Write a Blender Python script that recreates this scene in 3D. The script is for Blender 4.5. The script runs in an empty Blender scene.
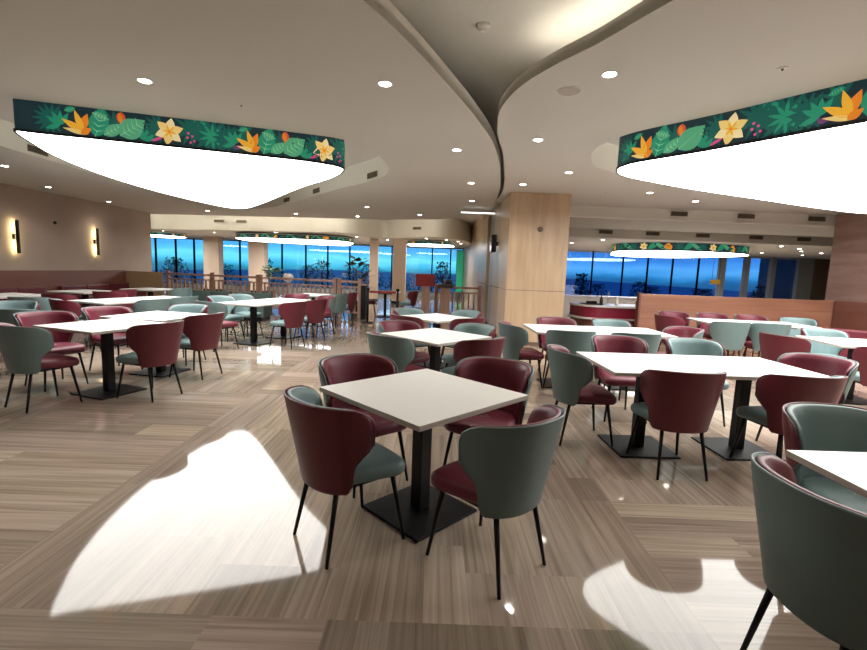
import bpy, bmesh, math, random
from mathutils import Vector, Matrix
from mathutils.geometry import tessellate_polygon
PI = math.pi
rnd = random.Random(7)
SC = bpy.context.scene
COL = SC.collection

# ------------------------------------------------------------------ materials
def s2l(c):
    return tuple(((x/12.92) if x <= .04045 else ((x+.055)/1.055)**2.4) for x in c)

def mat(name, col, rough=.5, metal=0, spec=.5, emit=None, estr=0, sheen=0, bump=None, var=None, coat=0):
    m = bpy.data.materials.new(name); m.use_nodes = True
    nt = m.node_tree; b = nt.nodes['Principled BSDF']
    b.inputs['Base Color'].default_value = (*col, 1)
    b.inputs['Roughness'].default_value = rough
    b.inputs['Metallic'].default_value = metal
    b.inputs['Specular IOR Level'].default_value = spec
    if coat: b.inputs['Coat Weight'].default_value = coat
    if sheen:
        b.inputs['Sheen Weight'].default_value = sheen
        b.inputs['Sheen Roughness'].default_value = .4
    if emit:
        b.inputs['Emission Color'].default_value = (*emit, 1)
        b.inputs['Emission Strength'].default_value = estr
    tc = nt.nodes.new('ShaderNodeTexCoord')
    if var:
        sc, amt = var
        n = nt.nodes.new('ShaderNodeTexNoise'); n.inputs['Scale'].default_value = sc; n.inputs['Detail'].default_value = 4
        nt.links.new(tc.outputs['Object'], n.inputs['Vector'])
        mx = nt.nodes.new('ShaderNodeMix'); mx.data_type = 'RGBA'
        mx.inputs[6].default_value = (*[c*(1-amt) for c in col], 1)
        mx.inputs[7].default_value = (*[min(1, c*(1+amt)) for c in col], 1)
        nt.links.new(n.outputs['Fac'], mx.inputs[0]); nt.links.new(mx.outputs[2], b.inputs['Base Color'])
    if bump:
        sc, st = bump
        n = nt.nodes.new('ShaderNodeTexNoise'); n.inputs['Scale'].default_value = sc; n.inputs['Detail'].default_value = 3
        nt.links.new(tc.outputs['Object'], n.inputs['Vector'])
        bp = nt.nodes.new('ShaderNodeBump'); bp.inputs['Strength'].default_value = st; bp.inputs['Distance'].default_value = .01
        nt.links.new(n.outputs['Fac'], bp.inputs['Height']); nt.links.new(bp.outputs['Normal'], b.inputs['Normal'])
    return m

def emission(name, col, st):
    m = bpy.data.materials.new(name); m.use_nodes = True
    nt = m.node_tree; nt.nodes.clear()
    e = nt.nodes.new('ShaderNodeEmission'); e.inputs[0].default_value = (*col, 1); e.inputs[1].default_value = st
    o = nt.nodes.new('ShaderNodeOutputMaterial'); nt.links.new(e.outputs[0], o.inputs[0])
    return m

def wood(name, c1, c2, scale=(1, 1, .08), rough=.4, sc=9, wear=.5):
    m = bpy.data.materials.new(name); m.use_nodes = True
    nt = m.node_tree; b = nt.nodes['Principled BSDF']; b.inputs['Roughness'].default_value = rough
    tc = nt.nodes.new('ShaderNodeTexCoord'); mp = nt.nodes.new('ShaderNodeMapping'); mp.inputs['Scale'].default_value = scale
    n = nt.nodes.new('ShaderNodeTexNoise'); n.inputs['Scale'].default_value = sc; n.inputs['Detail'].default_value = 6
    n.inputs['Distortion'].default_value = .4
    cr = nt.nodes.new('ShaderNodeValToRGB')
    cr.color_ramp.elements[0].position = .35; cr.color_ramp.elements[0].color = (*c1, 1)
    cr.color_ramp.elements[1].position = .7; cr.color_ramp.elements[1].color = (*c2, 1)
    L = nt.links
    L.new(tc.outputs['Object'], mp.inputs[0]); L.new(mp.outputs[0], n.inputs['Vector']); L.new(n.outputs['Fac'], cr.inputs[0])
    L.new(cr.outputs[0], b.inputs['Base Color'])
    return m

M = {}
M['ceiling'] = mat('ceiling_paint', (.60, .575, .525), .9, var=(.6, .05))
M['ceiling_edge'] = mat('ceiling_edge_paint', (.68, .66, .59), .8)
M['wall'] = mat('taupe_wall_paint', (.40, .32, .27), .8, var=(1.2, .12))
M['brown_panel'] = wood('red_brown_panel', (.15, .056, .04), (.205, .078, .055), (1, .15, 1), .45, 3)
M['tile_red'] = wood('red_brown_stone', (.25, .145, .12), (.42, .27, .23), (.2, .2, 1.6), .3, 3)
M['orange_wood'] = wood('orange_wood_panel', (.27, .115, .07), (.37, .17, .105), (.12, 1, 1.4), .4, 5)
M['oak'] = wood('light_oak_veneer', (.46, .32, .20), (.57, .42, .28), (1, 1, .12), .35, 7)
M['oak_shaded'] = wood('shaded_oak_veneer', (.34, .25, .16), (.44, .33, .22), (1, 1, .12), .35, 7)  # oak darkened to paint in the shade on the side wall
M['tan'] = mat('tan_panel', (.33, .22, .12), .6, var=(2, .12))
M['pillar_cream'] = mat('cream_column_paint', (.52, .40, .31), .6, var=(1, .06))
M['burg'] = mat('burgundy_leatherette', (.112, .014, .024), .42, spec=.4, bump=(260, .12), var=(5, .12))
M['burg_in'] = mat('burgundy_cushion', (.135, .018, .034), .42, spec=.4, bump=(260, .12), var=(5, .12))
M['teal'] = mat('sage_teal_leatherette', (.125, .180, .178), .45, spec=.4, bump=(260, .12), var=(5, .10))
M['teal_in'] = mat('sage_teal_cushion', (.145, .22, .225), .45, spec=.4, bump=(260, .12), var=(5, .10))
M['dgreen'] = mat('dark_green_upholstery', (.045, .075, .065), .6)
M['black'] = mat('black_powder_coated_steel', (.006, .006, .007), .45, spec=.25, var=(30, .2))
M['black_gloss'] = mat('black_glossy_plastic', (.01, .01, .012), .2)
M['white_top'] = mat('white_laminate', (.83, .83, .81), .35, var=(2, .03))
M['edge'] = mat('laminate_edge', (.42, .38, .34), .5)
M['white'] = mat('white_plastic', (.78, .76, .72), .5)
M['counter'] = mat('white_stone_counter', (.75, .74, .74), .2)
M['crimson'] = mat('crimson_panel', (.28, .015, .045), .4)
M['red'] = mat('red_panel', (.22, .012, .012), .4)
M['drum_light'] = emission('luminous_membrane', (1, .985, .94), 10.0)
M['led'] = emission('warm_led_strip', (1, .93, .80), 22.0)
M['led_hot'] = emission('bright_led_strip', (1, .92, .76), 60.0)
M['down'] = emission('downlight_lens', (1, .93, .82), 28.0)
M['recess_fill'] = emission('added_recess_glow', (1, .95, .85), 9.0)  # unseen glow added to fill the ceiling recess
M['sconce'] = emission('sconce_led', (1, .80, .38), 34.0)
M['line_lamp'] = emission('line_lamp_led', (1, .97, .9), 2.2)
M['vent'] = mat('vent_metal', (.05, .042, .032), .6)
M['louvre'] = mat('vent_louvre', (.16, .13, .09), .6)
M['mullion_light'] = mat('pale_aluminium', (.38, .42, .46), .4)
M['mullion'] = mat('grey_aluminium', (.12, .15, .17), .4, metal=.4)
M['grey_panel'] = mat('grey_cladding', (.26, .27, .27), .5)
M['dark_teal_panel'] = mat('dark_teal_glass_panel', (.05, .14, .17), .2)
M['brown_door'] = mat('brown_cladding', (.15, .095, .07), .5)
M['rail'] = wood('pinkish_wood_rail', (.30, .17, .12), (.42, .25, .18), (1, 1, .2), .5, 6)
M['leaf'] = mat('dark_plant_leaf', (.012, .05, .02), .5, var=(9, .5))
M['leaf_out'] = mat('outdoor_foliage', (.01, .09, .075), .6, var=(3, .6))
M['out_ground'] = mat('outdoor_paving', (.22, .42, .46), .8, var=(.15, .5))
M['out_win'] = mat('outdoor_window', (.25, .5, .55), .3)
M['out_build'] = mat('outdoor_facade', (.30, .55, .62), .6, var=(.4, .5))
M['yellow'] = mat('amber_sign_face', (.45, .25, .03), .4, emit=(.6, .35, .05), estr=.15)
M['pot'] = mat('dark_planter', (.03, .025, .02), .5)
# print colours on the drum bands (the fabric is lit from inside, so it glows a little)
def pr(n, c, e=.55): return mat('print_'+n, tuple(x*.9 for x in c), .6, emit=c, estr=e)
PR = [pr('ground', (.012, .035, .045)), pr('deep_green', (.01, .12, .095)), pr('mid_green', (.02, .30, .17)), pr('light_green', (.10, .42, .22)),
      pr('vein', (.25, .62, .36)), pr('orange', (.90, .26, .02)), pr('amber', (.95, .48, .04)), pr('yellow', (.93, .66, .22)),
      pr('cream', (.97, .80, .42)), pr('coral', (.75, .11, .04)), pr('purple', (.17, .06, .18)), pr('pink', (.75, .08, .28)), pr('edge', (.006, .008, .01), .1)]

# floor: every tile has its own grain direction (UV) and tone (attribute)
def floor_material():
    m = bpy.data.materials.new('wood_vein_marble'); m.use_nodes = True
    nt = m.node_tree; b = nt.nodes['Principled BSDF']; L = nt.links
    uv = nt.nodes.new('ShaderNodeUVMap'); uv.uv_map = 'grain'
    mp = nt.nodes.new('ShaderNodeMapping'); mp.inputs['Scale'].default_value = (.5, 21, 1)
    L.new(uv.outputs[0], mp.inputs[0])
    n = nt.nodes.new('ShaderNodeTexNoise'); n.inputs['Scale'].default_value = 1.6; n.inputs['Detail'].default_value = 9
    n.inputs['Roughness'].default_value = .55; n.inputs['Distortion'].default_value = .8
    L.new(mp.outputs[0], n.inputs['Vector'])
    cr = nt.nodes.new('ShaderNodeValToRGB'); e = cr.color_ramp.elements
    e[0].position = .22; e[0].color = (.190, .142, .112, 1)
    e[1].position = .80; e[1].color = (.46, .380, .315, 1)
    k = cr.color_ramp.elements.new(.50); k.color = (.330, .262, .210, 1)
    L.new(n.outputs['Fac'], cr.inputs[0])
    at = nt.nodes.new('ShaderNodeAttribute'); at.attribute_name = 'tone'
    mx = nt.nodes.new('ShaderNodeMix'); mx.data_type = 'RGBA'; mx.blend_type = 'MULTIPLY'; mx.inputs[0].default_value = 1
    L.new(cr.outputs[0], mx.inputs[6]); L.new(at.outputs['Color'], mx.inputs[7])
    L.new(mx.outputs[2], b.inputs['Base Color'])
    b.inputs['Roughness'].default_value = .05
    b.inputs['Specular IOR Level'].default_value = .42
    return m
M['floor'] = floor_material()

def glass_material(tint):
    m = bpy.data.materials.new('window_glass'); m.use_nodes = True
    nt = m.node_tree; nt.nodes.clear(); L = nt.links
    t = nt.nodes.new('ShaderNodeBsdfTransparent'); t.inputs[0].default_value = (*tint, 1)
    g = nt.nodes.new('ShaderNodeBsdfGlossy'); g.inputs['Roughness'].default_value = .02; g.inputs[0].default_value = (.8, .9, 1, 1)
    f = nt.nodes.new('ShaderNodeFresnel'); f.inputs[0].default_value = 1.5
    mx = nt.nodes.new('ShaderNodeMixShader'); o = nt.nodes.new('ShaderNodeOutputMaterial')
    mt = nt.nodes.new('ShaderNodeMath'); mt.operation = 'MULTIPLY_ADD'; mt.inputs[1].default_value = 1; mt.inputs[2].default_value = .04
    L.new(f.outputs[0], mt.inputs[0]); L.new(mt.outputs[0], mx.inputs[0]); L.new(t.outputs[0], mx.inputs[1]); L.new(g.outputs[0], mx.inputs[2]); L.new(mx.outputs[0], o.inputs[0])
    return m
M['glass'] = glass_material((.72, .88, .96))
M['glass_blue'] = glass_material((.52, .62, .86))

# ------------------------------------------------------------------ mesh helpers
class MB:
    def __init__(s): s.bm = bmesh.new()
    def quad(s, pts, mi=0):
        f = s.bm.faces.new([s.bm.verts.new(p) for p in pts]); f.material_index = mi; return f
    def box(s, c, d, rz=0, mi=0, bev=0):
        r = bmesh.ops.create_cube(s.bm, size=1)
        vs = r['verts']
        bmesh.ops.scale(s.bm, vec=d, verts=vs)
        fs = set(f for v in vs for f in v.link_faces)
        for f in fs: f.material_index = mi
        if bev:
            es = list(set(e for v in vs for e in v.link_edges))
            rr = bmesh.ops.bevel(s.bm, geom=es, offset=bev, segments=2, affect='EDGES', profile=.6)
            vs = list(set(v for f in rr['faces'] for v in f.verts) | set(v for v in vs if v.is_valid))
        if rz: bmesh.ops.rotate(s.bm, cent=(0, 0, 0), matrix=Matrix.Rotation(rz, 3, 'Z'), verts=vs)
        bmesh.ops.translate(s.bm, vec=c, verts=vs)
        return s
    def box2(s, a, b, mi=0, bev=0):
        c = [(a[i]+b[i])/2 for i in range(3)]; d = [abs(b[i]-a[i]) for i in range(3)]
        return s.box(c, d, 0, mi, bev)
    def rod(s, p, q, r0, r1=None, n=12, mi=0):
        r1 = r0 if r1 is None else r1
        p, q = Vector(p), Vector(q); ax = (q-p); L = ax.length
        rot = Vector((0, 0, 1)).rotation_difference(ax).to_matrix().to_4x4()
        r = bmesh.ops.create_cone(s.bm, cap_ends=True, segments=n, radius1=r0, radius2=r1, depth=L)
        bmesh.ops.transform(s.bm, matrix=Matrix.Translation((p+q)/2) @ rot, verts=r['verts'])
        for v in r['verts']:
            for f in v.link_faces: f.material_index = mi; f.smooth = len(f.verts) == 4
        return s
    def prism(s, pts, z0, z1, mi=0, mside=None):
        mside = mi if mside is None else mside
        tris = tessellate_polygon([[Vector((p[0], p[1], 0)) for p in pts]])
        lo = [s.bm.verts.new((p[0], p[1], z0)) for p in pts]; hi = [s.bm.verts.new((p[0], p[1], z1)) for p in pts]
        for t in tris:
            try:
                s.bm.faces.new([lo[i] for i in t]).material_index = mi
                s.bm.faces.new([hi[i] for i in t]).material_index = mi
            except ValueError: pass
        n = len(pts)
        for i in range(n):
            f = s.bm.faces.new([lo[i], lo[(i+1) % n], hi[(i+1) % n], hi[i]]); f.material_index = mside; f.smooth = False
        return s
    def grid(s, P, closed_u=False, mi=0):
        nu, nv = len(P), len(P[0]); V = [[s.bm.verts.new(p) for p in row] for row in P]
        for i in range(nu if closed_u else nu-1):
            for j in range(nv-1):
                f = s.bm.faces.new([V[i][j], V[(i+1) % nu][j], V[(i+1) % nu][j+1], V[i][j+1]]); f.smooth = True; f.material_index = mi
        return V
    def build(s, name, mats, parent=None, recalc=True, smooth=None):
        if recalc: bmesh.ops.recalc_face_normals(s.bm, faces=s.bm.faces)
        if smooth:
            for f in s.bm.faces: f.smooth = True
        me = bpy.data.meshes.new(name); s.bm.to_mesh(me); s.bm.free()
        for m in (mats if isinstance(mats, (list, tuple)) else [mats]): me.materials.append(m)
        o = bpy.data.objects.new(name, me); COL.objects.link(o)
        if parent: o.parent = parent
        return o

def tag(o, label=None, cat=None, group=None, kind=None):
    if label: o['label'] = label
    if cat: o['category'] = cat
    if group: o['group'] = group
    if kind: o['kind'] = kind
    return o
def struct(o): o['kind'] = 'structure'; return o
def thing(name, label, cat, loc=(0, 0, 0), rz=0, group=None):
    o = bpy.data.objects.new(name, None); COL.objects.link(o); o.empty_display_size = .1
    o.location = loc; o.rotation_euler = (0, 0, rz)
    return tag(o, label, cat, group)
def copy_tree(o, parent=None):
    c = o.copy(); COL.objects.link(c)
    if parent: c.parent = parent
    for ch in list(o.children):
        if ch.type != 'LIGHT': copy_tree(ch, c)
    return c
def R(a): return math.radians(a)

def spline(pts, closed=True, n=8):
    out = []; N = len(pts)
    rng = range(N) if closed else range(N-1)
    for i in rng:
        g = (lambda k: pts[k % N]) if closed else (lambda k: pts[max(0, min(N-1, k))])
        p0, p1, p2, p3 = g(i-1), g(i), g(i+1), g(i+2)
        for k in range(n):
            t = k/n
            out.append(tuple(.5*((2*p1[a])+(-p0[a]+p2[a])*t+(2*p0[a]-5*p1[a]+4*p2[a]-p3[a])*t*t+(-p0[a]+3*p1[a]-3*p2[a]+p3[a])*t**3) for a in (0, 1)))
    if not closed: out.append(pts[-1])
    return out
def rounded(pts, rad, n=8):
    """polygon with circular-ish corners; rad is one number per corner"""
    out = []; N = len(pts)
    for i in range(N):
        p = Vector(pts[i]); a = Vector(pts[i-1]); b = Vector(pts[(i+1) % N])
        da = (a-p); db = (b-p); r = rad[i]
        ra = min(r, da.length*.48); rb = min(r, db.length*.48)
        A = p+da.normalized()*ra; B = p+db.normalized()*rb
        for k in range(n+1):
            t = k/n; q = A*(1-t)**2+p*2*t*(1-t)+B*t*t
            out.append((q.x, q.y))
    return out
def area(p): return .5*sum(p[i-1][0]*p[i][1]-p[i][0]*p[i-1][1] for i in range(len(p)))
def offset(poly, d):
    """outward offset"""
    sgn = 1 if area(poly) > 0 else -1; N = len(poly); out = []
    for i in range(N):
        a = Vector(poly[i-1]); b = Vector(poly[(i+1) % N]); t = (b-a)
        if t.length < 1e-6: out.append(poly[i]); continue
        t.normalize(); nrm = Vector((t.y, -t.x))*sgn
        out.append((poly[i][0]+nrm.x*d, poly[i][1]+nrm.y*d))
    return out

# ------------------------------------------------------------------ ceiling
ZC, ZR, ZD = 3.03, 3.42, 2.74
def slab(name, outer, holes, z0, z1, mat_low, mat_side, up=ZR, holemat=None):
    """flat lowered ceiling with holes; inner walls rise from z0 to `up` round each hole"""
    b = MB(); loops = [outer]+holes
    flat = [p for l in loops for p in l]
    tris = tessellate_polygon([[Vector((p[0], p[1], 0)) for p in l] for l in loops])
    for z in (z0, z1):
        V = [b.bm.verts.new((p[0], p[1], z)) for p in flat]
        for t in tris:
            try: b.bm.faces.new([V[i] for i in t])
            except ValueError: pass
    for k, l in enumerate(loops):
        top = z1 if k == 0 else up; n = len(l)
        lo = [b.bm.verts.new((p[0], p[1], z0)) for p in l]; hi = [b.bm.verts.new((p[0], p[1], top)) for p in l]
        for i in range(n):
            f = b.bm.faces.new([lo[i], lo[(i+1) % n], hi[(i+1) % n], hi[i]]); f.material_index = 1; f.smooth = True
    return struct(b.build(name, [mat_low, mat_side], recalc=False))

trL = spline([(-4.2, -4), (-3.1, -1.2), (-1.9, .5), (-1.05, 1.95), (-.49, 2.9), (-.24, 3.4), (.06, 4.13), (.36, 4.92), (.67, 5.91), (.93, 7.23), (1.17, 9.04), (1.3, 11.0), (1.15, 12.65), (.7, 13.8), (.08, 14.5), (-1.2, 15.1), (-2.9, 15.4), (-6, 15.8), (-11, 16.4), (-17, 17)], False, 6)
outerL = trL+[(-17, -4)]
trR = spline([(5.2, -4), (3.8, -.9), (2.5, .9), (1.75, 2.0), (1.29, 2.79), (1.05, 3.3), (.84, 3.66), (.67, 4.05), (.58, 4.5), (.58, 4.9), (.67, 5.56), (.87, 6.49), (1.22, 8.81), (1.30, 10.65)], False, 6)
outerR = trR+[(12.5, 10.65), (12.5, -4)]
drumL = spline([(-4.36, 4.9), (-4.2, 4.97), (-3.78, 5.1), (-3.23, 5.27), (-2.55, 5.49), (-1.8, 5.74), (-1.43, 5.93), (-1.27, 6.12), (-1.30, 6.36), (-1.59, 6.89), (-2.29, 7.80), (-3.62, 9.8), (-4.45, 10.9), (-4.85, 11.0), (-5.08, 10.4), (-5.25, 9.2), (-5.27, 8.1), (-5.15, 7.0), (-4.9, 6.0), (-4.6, 5.3), (-4.44, 4.98)], True, 5)
drumR = spline([(2.12, 5.45), (2.21, 5.23), (2.59, 4.75), (2.89, 4.32), (3.3, 3.72), (4.0, 2.8), (4.9, 2.3), (6.2, 2.3), (7.6, 3.0), (8.4, 4.5), (8.6, 6.5), (8.4, 7.9), (7.6, 8.29), (6.46, 7.94), (4.99, 7.3), (3.75, 6.76), (2.8, 6.27), (2.3, 5.95), (2.13, 5.68)], True, 5)
holeL = spline([(-6.1, 5.1), (-5.5, 4.72), (-4.9, 4.72), (-4.36, 4.84), (-3.76, 5.04), (-3.2, 5.21), (-2.53, 5.42), (-1.78, 5.67), (-1.2, 5.92), (-.9, 6.45), (-.80, 7.2), (-.84, 7.76), (-1.15, 8.49), (-2.26, 9.9), (-3.81, 12.05), (-5.0, 13.4), (-5.9, 13.9), (-6.5, 13.0), (-6.55, 11), (-6.5, 8.9), (-6.4, 6.6)], True, 5)
holeR = spline([(1.98, 5.56), (2.12, 5.18), (2.52, 4.68), (2.83, 4.26), (3.24, 3.66), (3.95, 2.72), (4.9, 2.2), (6.2, 2.2), (7.7, 2.9), (8.55, 4.5), (8.78, 6.5), (8.7, 8.5), (7.8, 9.2), (6.0, 8.7), (4.4, 8.0), (3.1, 7.4), (2.4, 6.98), (2.08, 6.5), (1.93, 5.95)], True, 5)
slab('ceiling', outerL, [holeL], ZC, ZC+.07, M['ceiling'], M['ceiling_edge'])
slab('ceiling', outerR, [holeR], ZC, ZC+.07, M['ceiling'], M['ceiling_edge'])
struct(MB().box2((-18, -4.2, ZR), (19, 27, ZR+.1)).build('ceiling', M['ceiling']))

# upstands along the trough edges (stop short of the roof, leaving the cove gap)
def ribbon(name, pts, z0, z1, th, m, kind=True):
    b = MB(); n = len(pts)
    offs = []
    for i, p in enumerate(pts):
        a = Vector(pts[max(0, i-1)]); c = Vector(pts[min(n-1, i+1)]); t = (c-a).normalized(); nr = Vector((-t.y, t.x))*th
        offs.append((p[0]+nr.x, p[1]+nr.y))
    ring = []
    for p, q in zip(pts, offs): ring.append([(p[0], p[1], z0), (p[0], p[1], z1), (q[0], q[1], z1), (q[0], q[1], z0), (p[0], p[1], z0)])
    b.grid(ring)
    for f in b.bm.faces: f.smooth = False
    o = b.build(name, m)
    return struct(o) if kind else o
ribbon('trim_1', trL[:79], ZC+.003, ZC+.13, .03, M['ceiling_edge'])
ribbon('trim_2', trR, ZC+.003, ZC+.10, -.03, M['ceiling_edge'])

def led(pts, z, w, m, label, hh=.02):
    o = ribbon('cove_light_strip', pts, z, z+hh, w, m, False)
    return tag(o, label, 'light strip')
led([(p[0]+.22, p[1]+.05) for p in trR[8:44]], ZC+.075, -.05, M['led'], 'hidden bright cove light strip glowing along the curved edge of the right ceiling')
led([(p[0]-.16, p[1]) for p in trL[6:27]], ZC+.075, .05, M['led'], 'cove light strip at the near end of the left curved ceiling edge')
led([(p[0], p[1]-.12) for p in trL[82:112]], ZC+.075, -.06, M['led_hot'], 'cove light strip along the far edge of the left ceiling', .05)

# right-hand stepped bulkheads, then the far low ceiling
ZF = 2.54
struct(MB().box2((2.62, 10.65, 2.78), (18.5, 10.77, ZR)).build('ceiling', M['ceiling_edge']))
struct(MB().box2((2.62, 10.77, 2.78), (18.5, 13.25, 2.86)).build('ceiling', M['ceiling']))
struct(MB().box2((2.62, 13.25, ZF), (18.5, 13.37, 2.86)).build('ceiling', M['ceiling_edge']))
struct(MB().box2((2.62, 13.37, ZF), (18.5, 20.6, ZF+.08)).build('ceiling', M['ceiling']))
struct(MB().box2((2.62, 10.61, 2.765), (18.5, 10.65, 2.80)).build('trim_3', M['white']))  # white strip paints in the light line along the nearer bulkhead edge
struct(MB().box2((2.62, 13.21, 2.53), (18.5, 13.25, 2.555)).build('trim_4', M['white']))  # same painted light line on the farther bulkhead
# far-left low ceiling with the wavy lit front
ZG = 2.66
wave = spline([(-17, 19.0), (-11.4, 18.4), (-7.1, 17.4), (-4.2, 16.8), (-3.1, 17.1), (-2.65, 18.3), (-2.1, 19.0), (-1.3, 18.4), (-.3, 17.3), (.4, 17.3), (1.0, 18.3), (1.5, 20.2)], False, 8)
struct(MB().prism(wave+[(1.5, 25.4), (-17, 25.4)], ZG, ZR-.02, 0, 1).build('ceiling', [M['ceiling'], M['ceiling_edge']]))

# hanging luminous drums
def drum(poly, z0, z1, label, period, start, s0=0, detail=True, clip=None):
    t = thing('drum_light', label, 'ceiling light', (0, 0, 0), 0, None)
    MB().prism(offset(poly, -.012), z0-.012, z0+.01).build('luminous_panel', M['drum_light'], t)
    # band
    b = MB(); n = len(poly)
    cum = [0]
    for i in range(n): cum.append(cum[-1]+(Vector(poly[(i+1) % n])-Vector(poly[i])).length)
    tot = cum[-1]; H = z1-z0
    sg = 1 if area(poly) > 0 else -1
    for i in range(n):
        p, q = poly[i], poly[(i+1) % n]
        if (Vector(p)-Vector(q)).length < 1e-6: continue
        b.quad([(p[0], p[1], z0), (q[0], q[1], z0), (q[0], q[1], z1), (p[0], p[1], z1)], 0)
    for k, (r0, mi) in enumerate([(.010, 12)]):
        o1 = offset(poly, .012)
        for i in range(n):
            p, q = o1[i], o1[(i+1) % n]
            b.quad([(p[0], p[1], z0-.014), (q[0], q[1], z0-.014), (q[0], q[1], z0+.014), (p[0], p[1], z0+.014)], 12)
            pp, qq = offset(poly, -.02)[i] if False else poly[i], poly[(i+1) % n]
            b.quad([(p[0], p[1], z0-.014), (q[0], q[1], z0-.014), (qq[0], qq[1], z0-.013), (pp[0], pp[1], z0-.013)], 12)
    def at(s, z, off):
        s = s % tot
        import bisect
        i = min(n-1, max(0, bisect.bisect_right(cum, s)-1)); L = cum[i+1]-cum[i]
        f = 0 if L < 1e-9 else (s-cum[i])/L
        p = Vector(poly[i]); q = Vector(poly[(i+1) % n]); r = p.lerp(q, f)
        j = i
        while (Vector(poly[(j+1) % n])-Vector(poly[j])).length < 1e-6: j += 1
        tt = (Vector(poly[(j+1) % n])-Vector(poly[j])).normalized(); nr = Vector((tt.y, -tt.x))*sg
        return (r.x+nr.x*off, r.y+nr.y*off, z0+z)
    lay = [0]
    def shape(pts, mi):
        """pts in (s, z) metres; cut at the band's top and bottom"""
        lay[0] += 1; off = .003+.00003*lay[0]
        P = [Vector((x, min(max(z, .016), H-.002), 0)) for x, z in pts]
        for tr in tessellate_polygon([P]):
            pp = [P[i] for i in tr]
            if abs((pp[1]-pp[0]).cross(pp[2]-pp[0]).z) < 1e-7: continue
            b.quad([at(v.x, v.y, off) for v in pp], mi)
    def leaf(x, z, ang, L, W, mi, vein=None, fn=None, frond=0):
        ca, sa = math.cos(ang), math.sin(ang)
        def tr(u, v): return (x+sgn_s*(u*ca-v*sa), z+u*sa+v*ca)
        N = 8; up = [(L*k/N, W*.5*math.sin(PI*(k/N)**.8)) for k in range(N+1)]
        shape([tr(*p) for p in up]+[tr(u, -v) for u, v in reversed(up[1:-1])], mi)
        if vein is not None:
            shape([tr(0, -.003), tr(L*.95, 0), tr(0, .003)], vein)
            for k in range(1, 5):
                u = L*k/6
                for sgn in (1, -1):
                    shape([tr(u, 0), tr(u+W*.22, sgn*W*.36), tr(u+.012, 0)], vein)
    sgn_s = start[1]
    def palm(x, z, L, mi, a0=20, a1=340, k=11):
        for i in range(k):
            a = R(a0+(a1-a0)*i/(k-1)); leaf(x, z, a, L, L*.22, mi)
    def flower(x, z, r):
        for i in range(6): leaf(x, z, R(60*i+80), r, r*.62, 7 if i % 2 else 8)
        for i in range(6): leaf(x, z, R(60*i+110), r*.5, r*.16, 6)
        leaf(x-r*.1*sgn_s, z, 0, r*.22, r*.2, 5)
    def bird(x, z, k=1):
        leaf(x, z, R(70), .17*k, .07*k, 5); leaf(x+.02*sgn_s, z-.01, R(108), .20*k, .055*k, 6)
        leaf(x+.03*sgn_s, z-.01, R(150), .20*k, .06*k, 6); leaf(x+.05*sgn_s, z-.03, R(168), .19*k, .04*k, 7); leaf(x, z-.03, R(35), .10*k, .06*k, 5)
    if detail:
        s = start[0]; lim = start[2]; k = 0
        while abs(s-start[0]) < lim:
            g = lambda d: s+sgn_s*d
            palm(g(-.22), .15, .17, 1, 60, 300); palm(g(.35), .12, .2, 1, 20, 160, 7)
            for a in (150, 120, 90, 60, 200): leaf(g(-.14), .10, R(a), .15, .05, 2)
            leaf(g(-.10), .25, R(20), .11, .06, 2, 3)
            for a in (40, 65, 90, 115, 140): leaf(g(.66), .02, R(a), .17, .045, 2)
            for a in (200, 230, 260, 290, 320): leaf(g(1.2), .31, R(a), .17, .045, 2)
            for a in (60, 85, 110, 135): leaf(g(1.47), .04, R(a), .17, .045, 3)
            leaf(g(.17), .01, R(76), .34, .19, 2, 4); leaf(g(.25), .04, R(34), .24, .12, 3, 4)
            leaf(g(.15), .26, R(-20), .17, .07, 3, 4)
            bird(g(.04), .06, 1.15)
            leaf(g(.42), .30, R(-95), .13, .085, 9); leaf(g(.40), .29, R(-80), .12, .04, 5)
            leaf(g(.40), .05, R(38), .31, .22, 3, 4)
            palm(g(.78), .18, .17, 1, 90, 300, 9); leaf(g(.70), .03, R(25), .14, .03, 11)
            palm(g(1.1), .2, .2, 1, 20, 340, 11)
            flower(g(.88), .15, .15)
            for (dx, dz) in ((.1, .10), (.13, .05), (.15, .12), (.11, .15), (.17, .07)): leaf(g(.95+dx), dz, .5, .03, .026, 11)
            palm(g(1.32), .15, .24, 1, 0, 330, 13); palm(g(1.32), .15, .15, 2, 15, 310, 9)
            leaf(g(1.45), .05, R(40), .18, .10, 10); leaf(g(1.5), .04, R(110), .13, .07, 10); leaf(g(1.53), .05, R(10), .12, .05, 10)
            palm(g(1.68), .22, .16, 1, 60, 330, 9)
            s += sgn_s*period; k += 1
    else:
        s = 0; rr = random.Random(3); k = 0
        while s < tot:
            q = (k*7) % 6
            if q == 0: flower(s, H*.5, H*.55)
            elif q in (1, 4): leaf(s-.2, H*.1, R(40), .5, H*.7, 2, None); leaf(s, H*.9, R(-30), .4, H*.5, 3, None)
            elif q == 2: leaf(s, H*.1, R(80), H*.9, .2, 5); leaf(s+.1, H*.1, R(120), H*.8, .15, 6); leaf(s-.2, H*.2, R(20), .3, .1, 1)
            else: palm(s, H*.5, H*.8, 1, 0, 330, 9)
            s += .33; k += 1
    b.build('printed_band', PR, t, recalc=False)
    MB().prism(poly, z1, z1+.02).build('canopy_plate', M['white'], t)
    if detail: o = MB().prism(offset(poly, -.04), z1+.0205, z1+.03).build('recess_fill_panel', M['recess_fill'], t)  # glowing panel added above the drum to light the recess
    return t
def arc_at(poly, target):
    best, s, out = 1e9, 0, 0
    for i in range(len(poly)):
        d = (Vector(poly[i])-Vector(target)).length
        if d < best: best, out = d, s
        s += (Vector(poly[(i+1) % len(poly)])-Vector(poly[i])).length
    return out
drumLc = drumL; drumRc = drumR
dense = []
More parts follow.
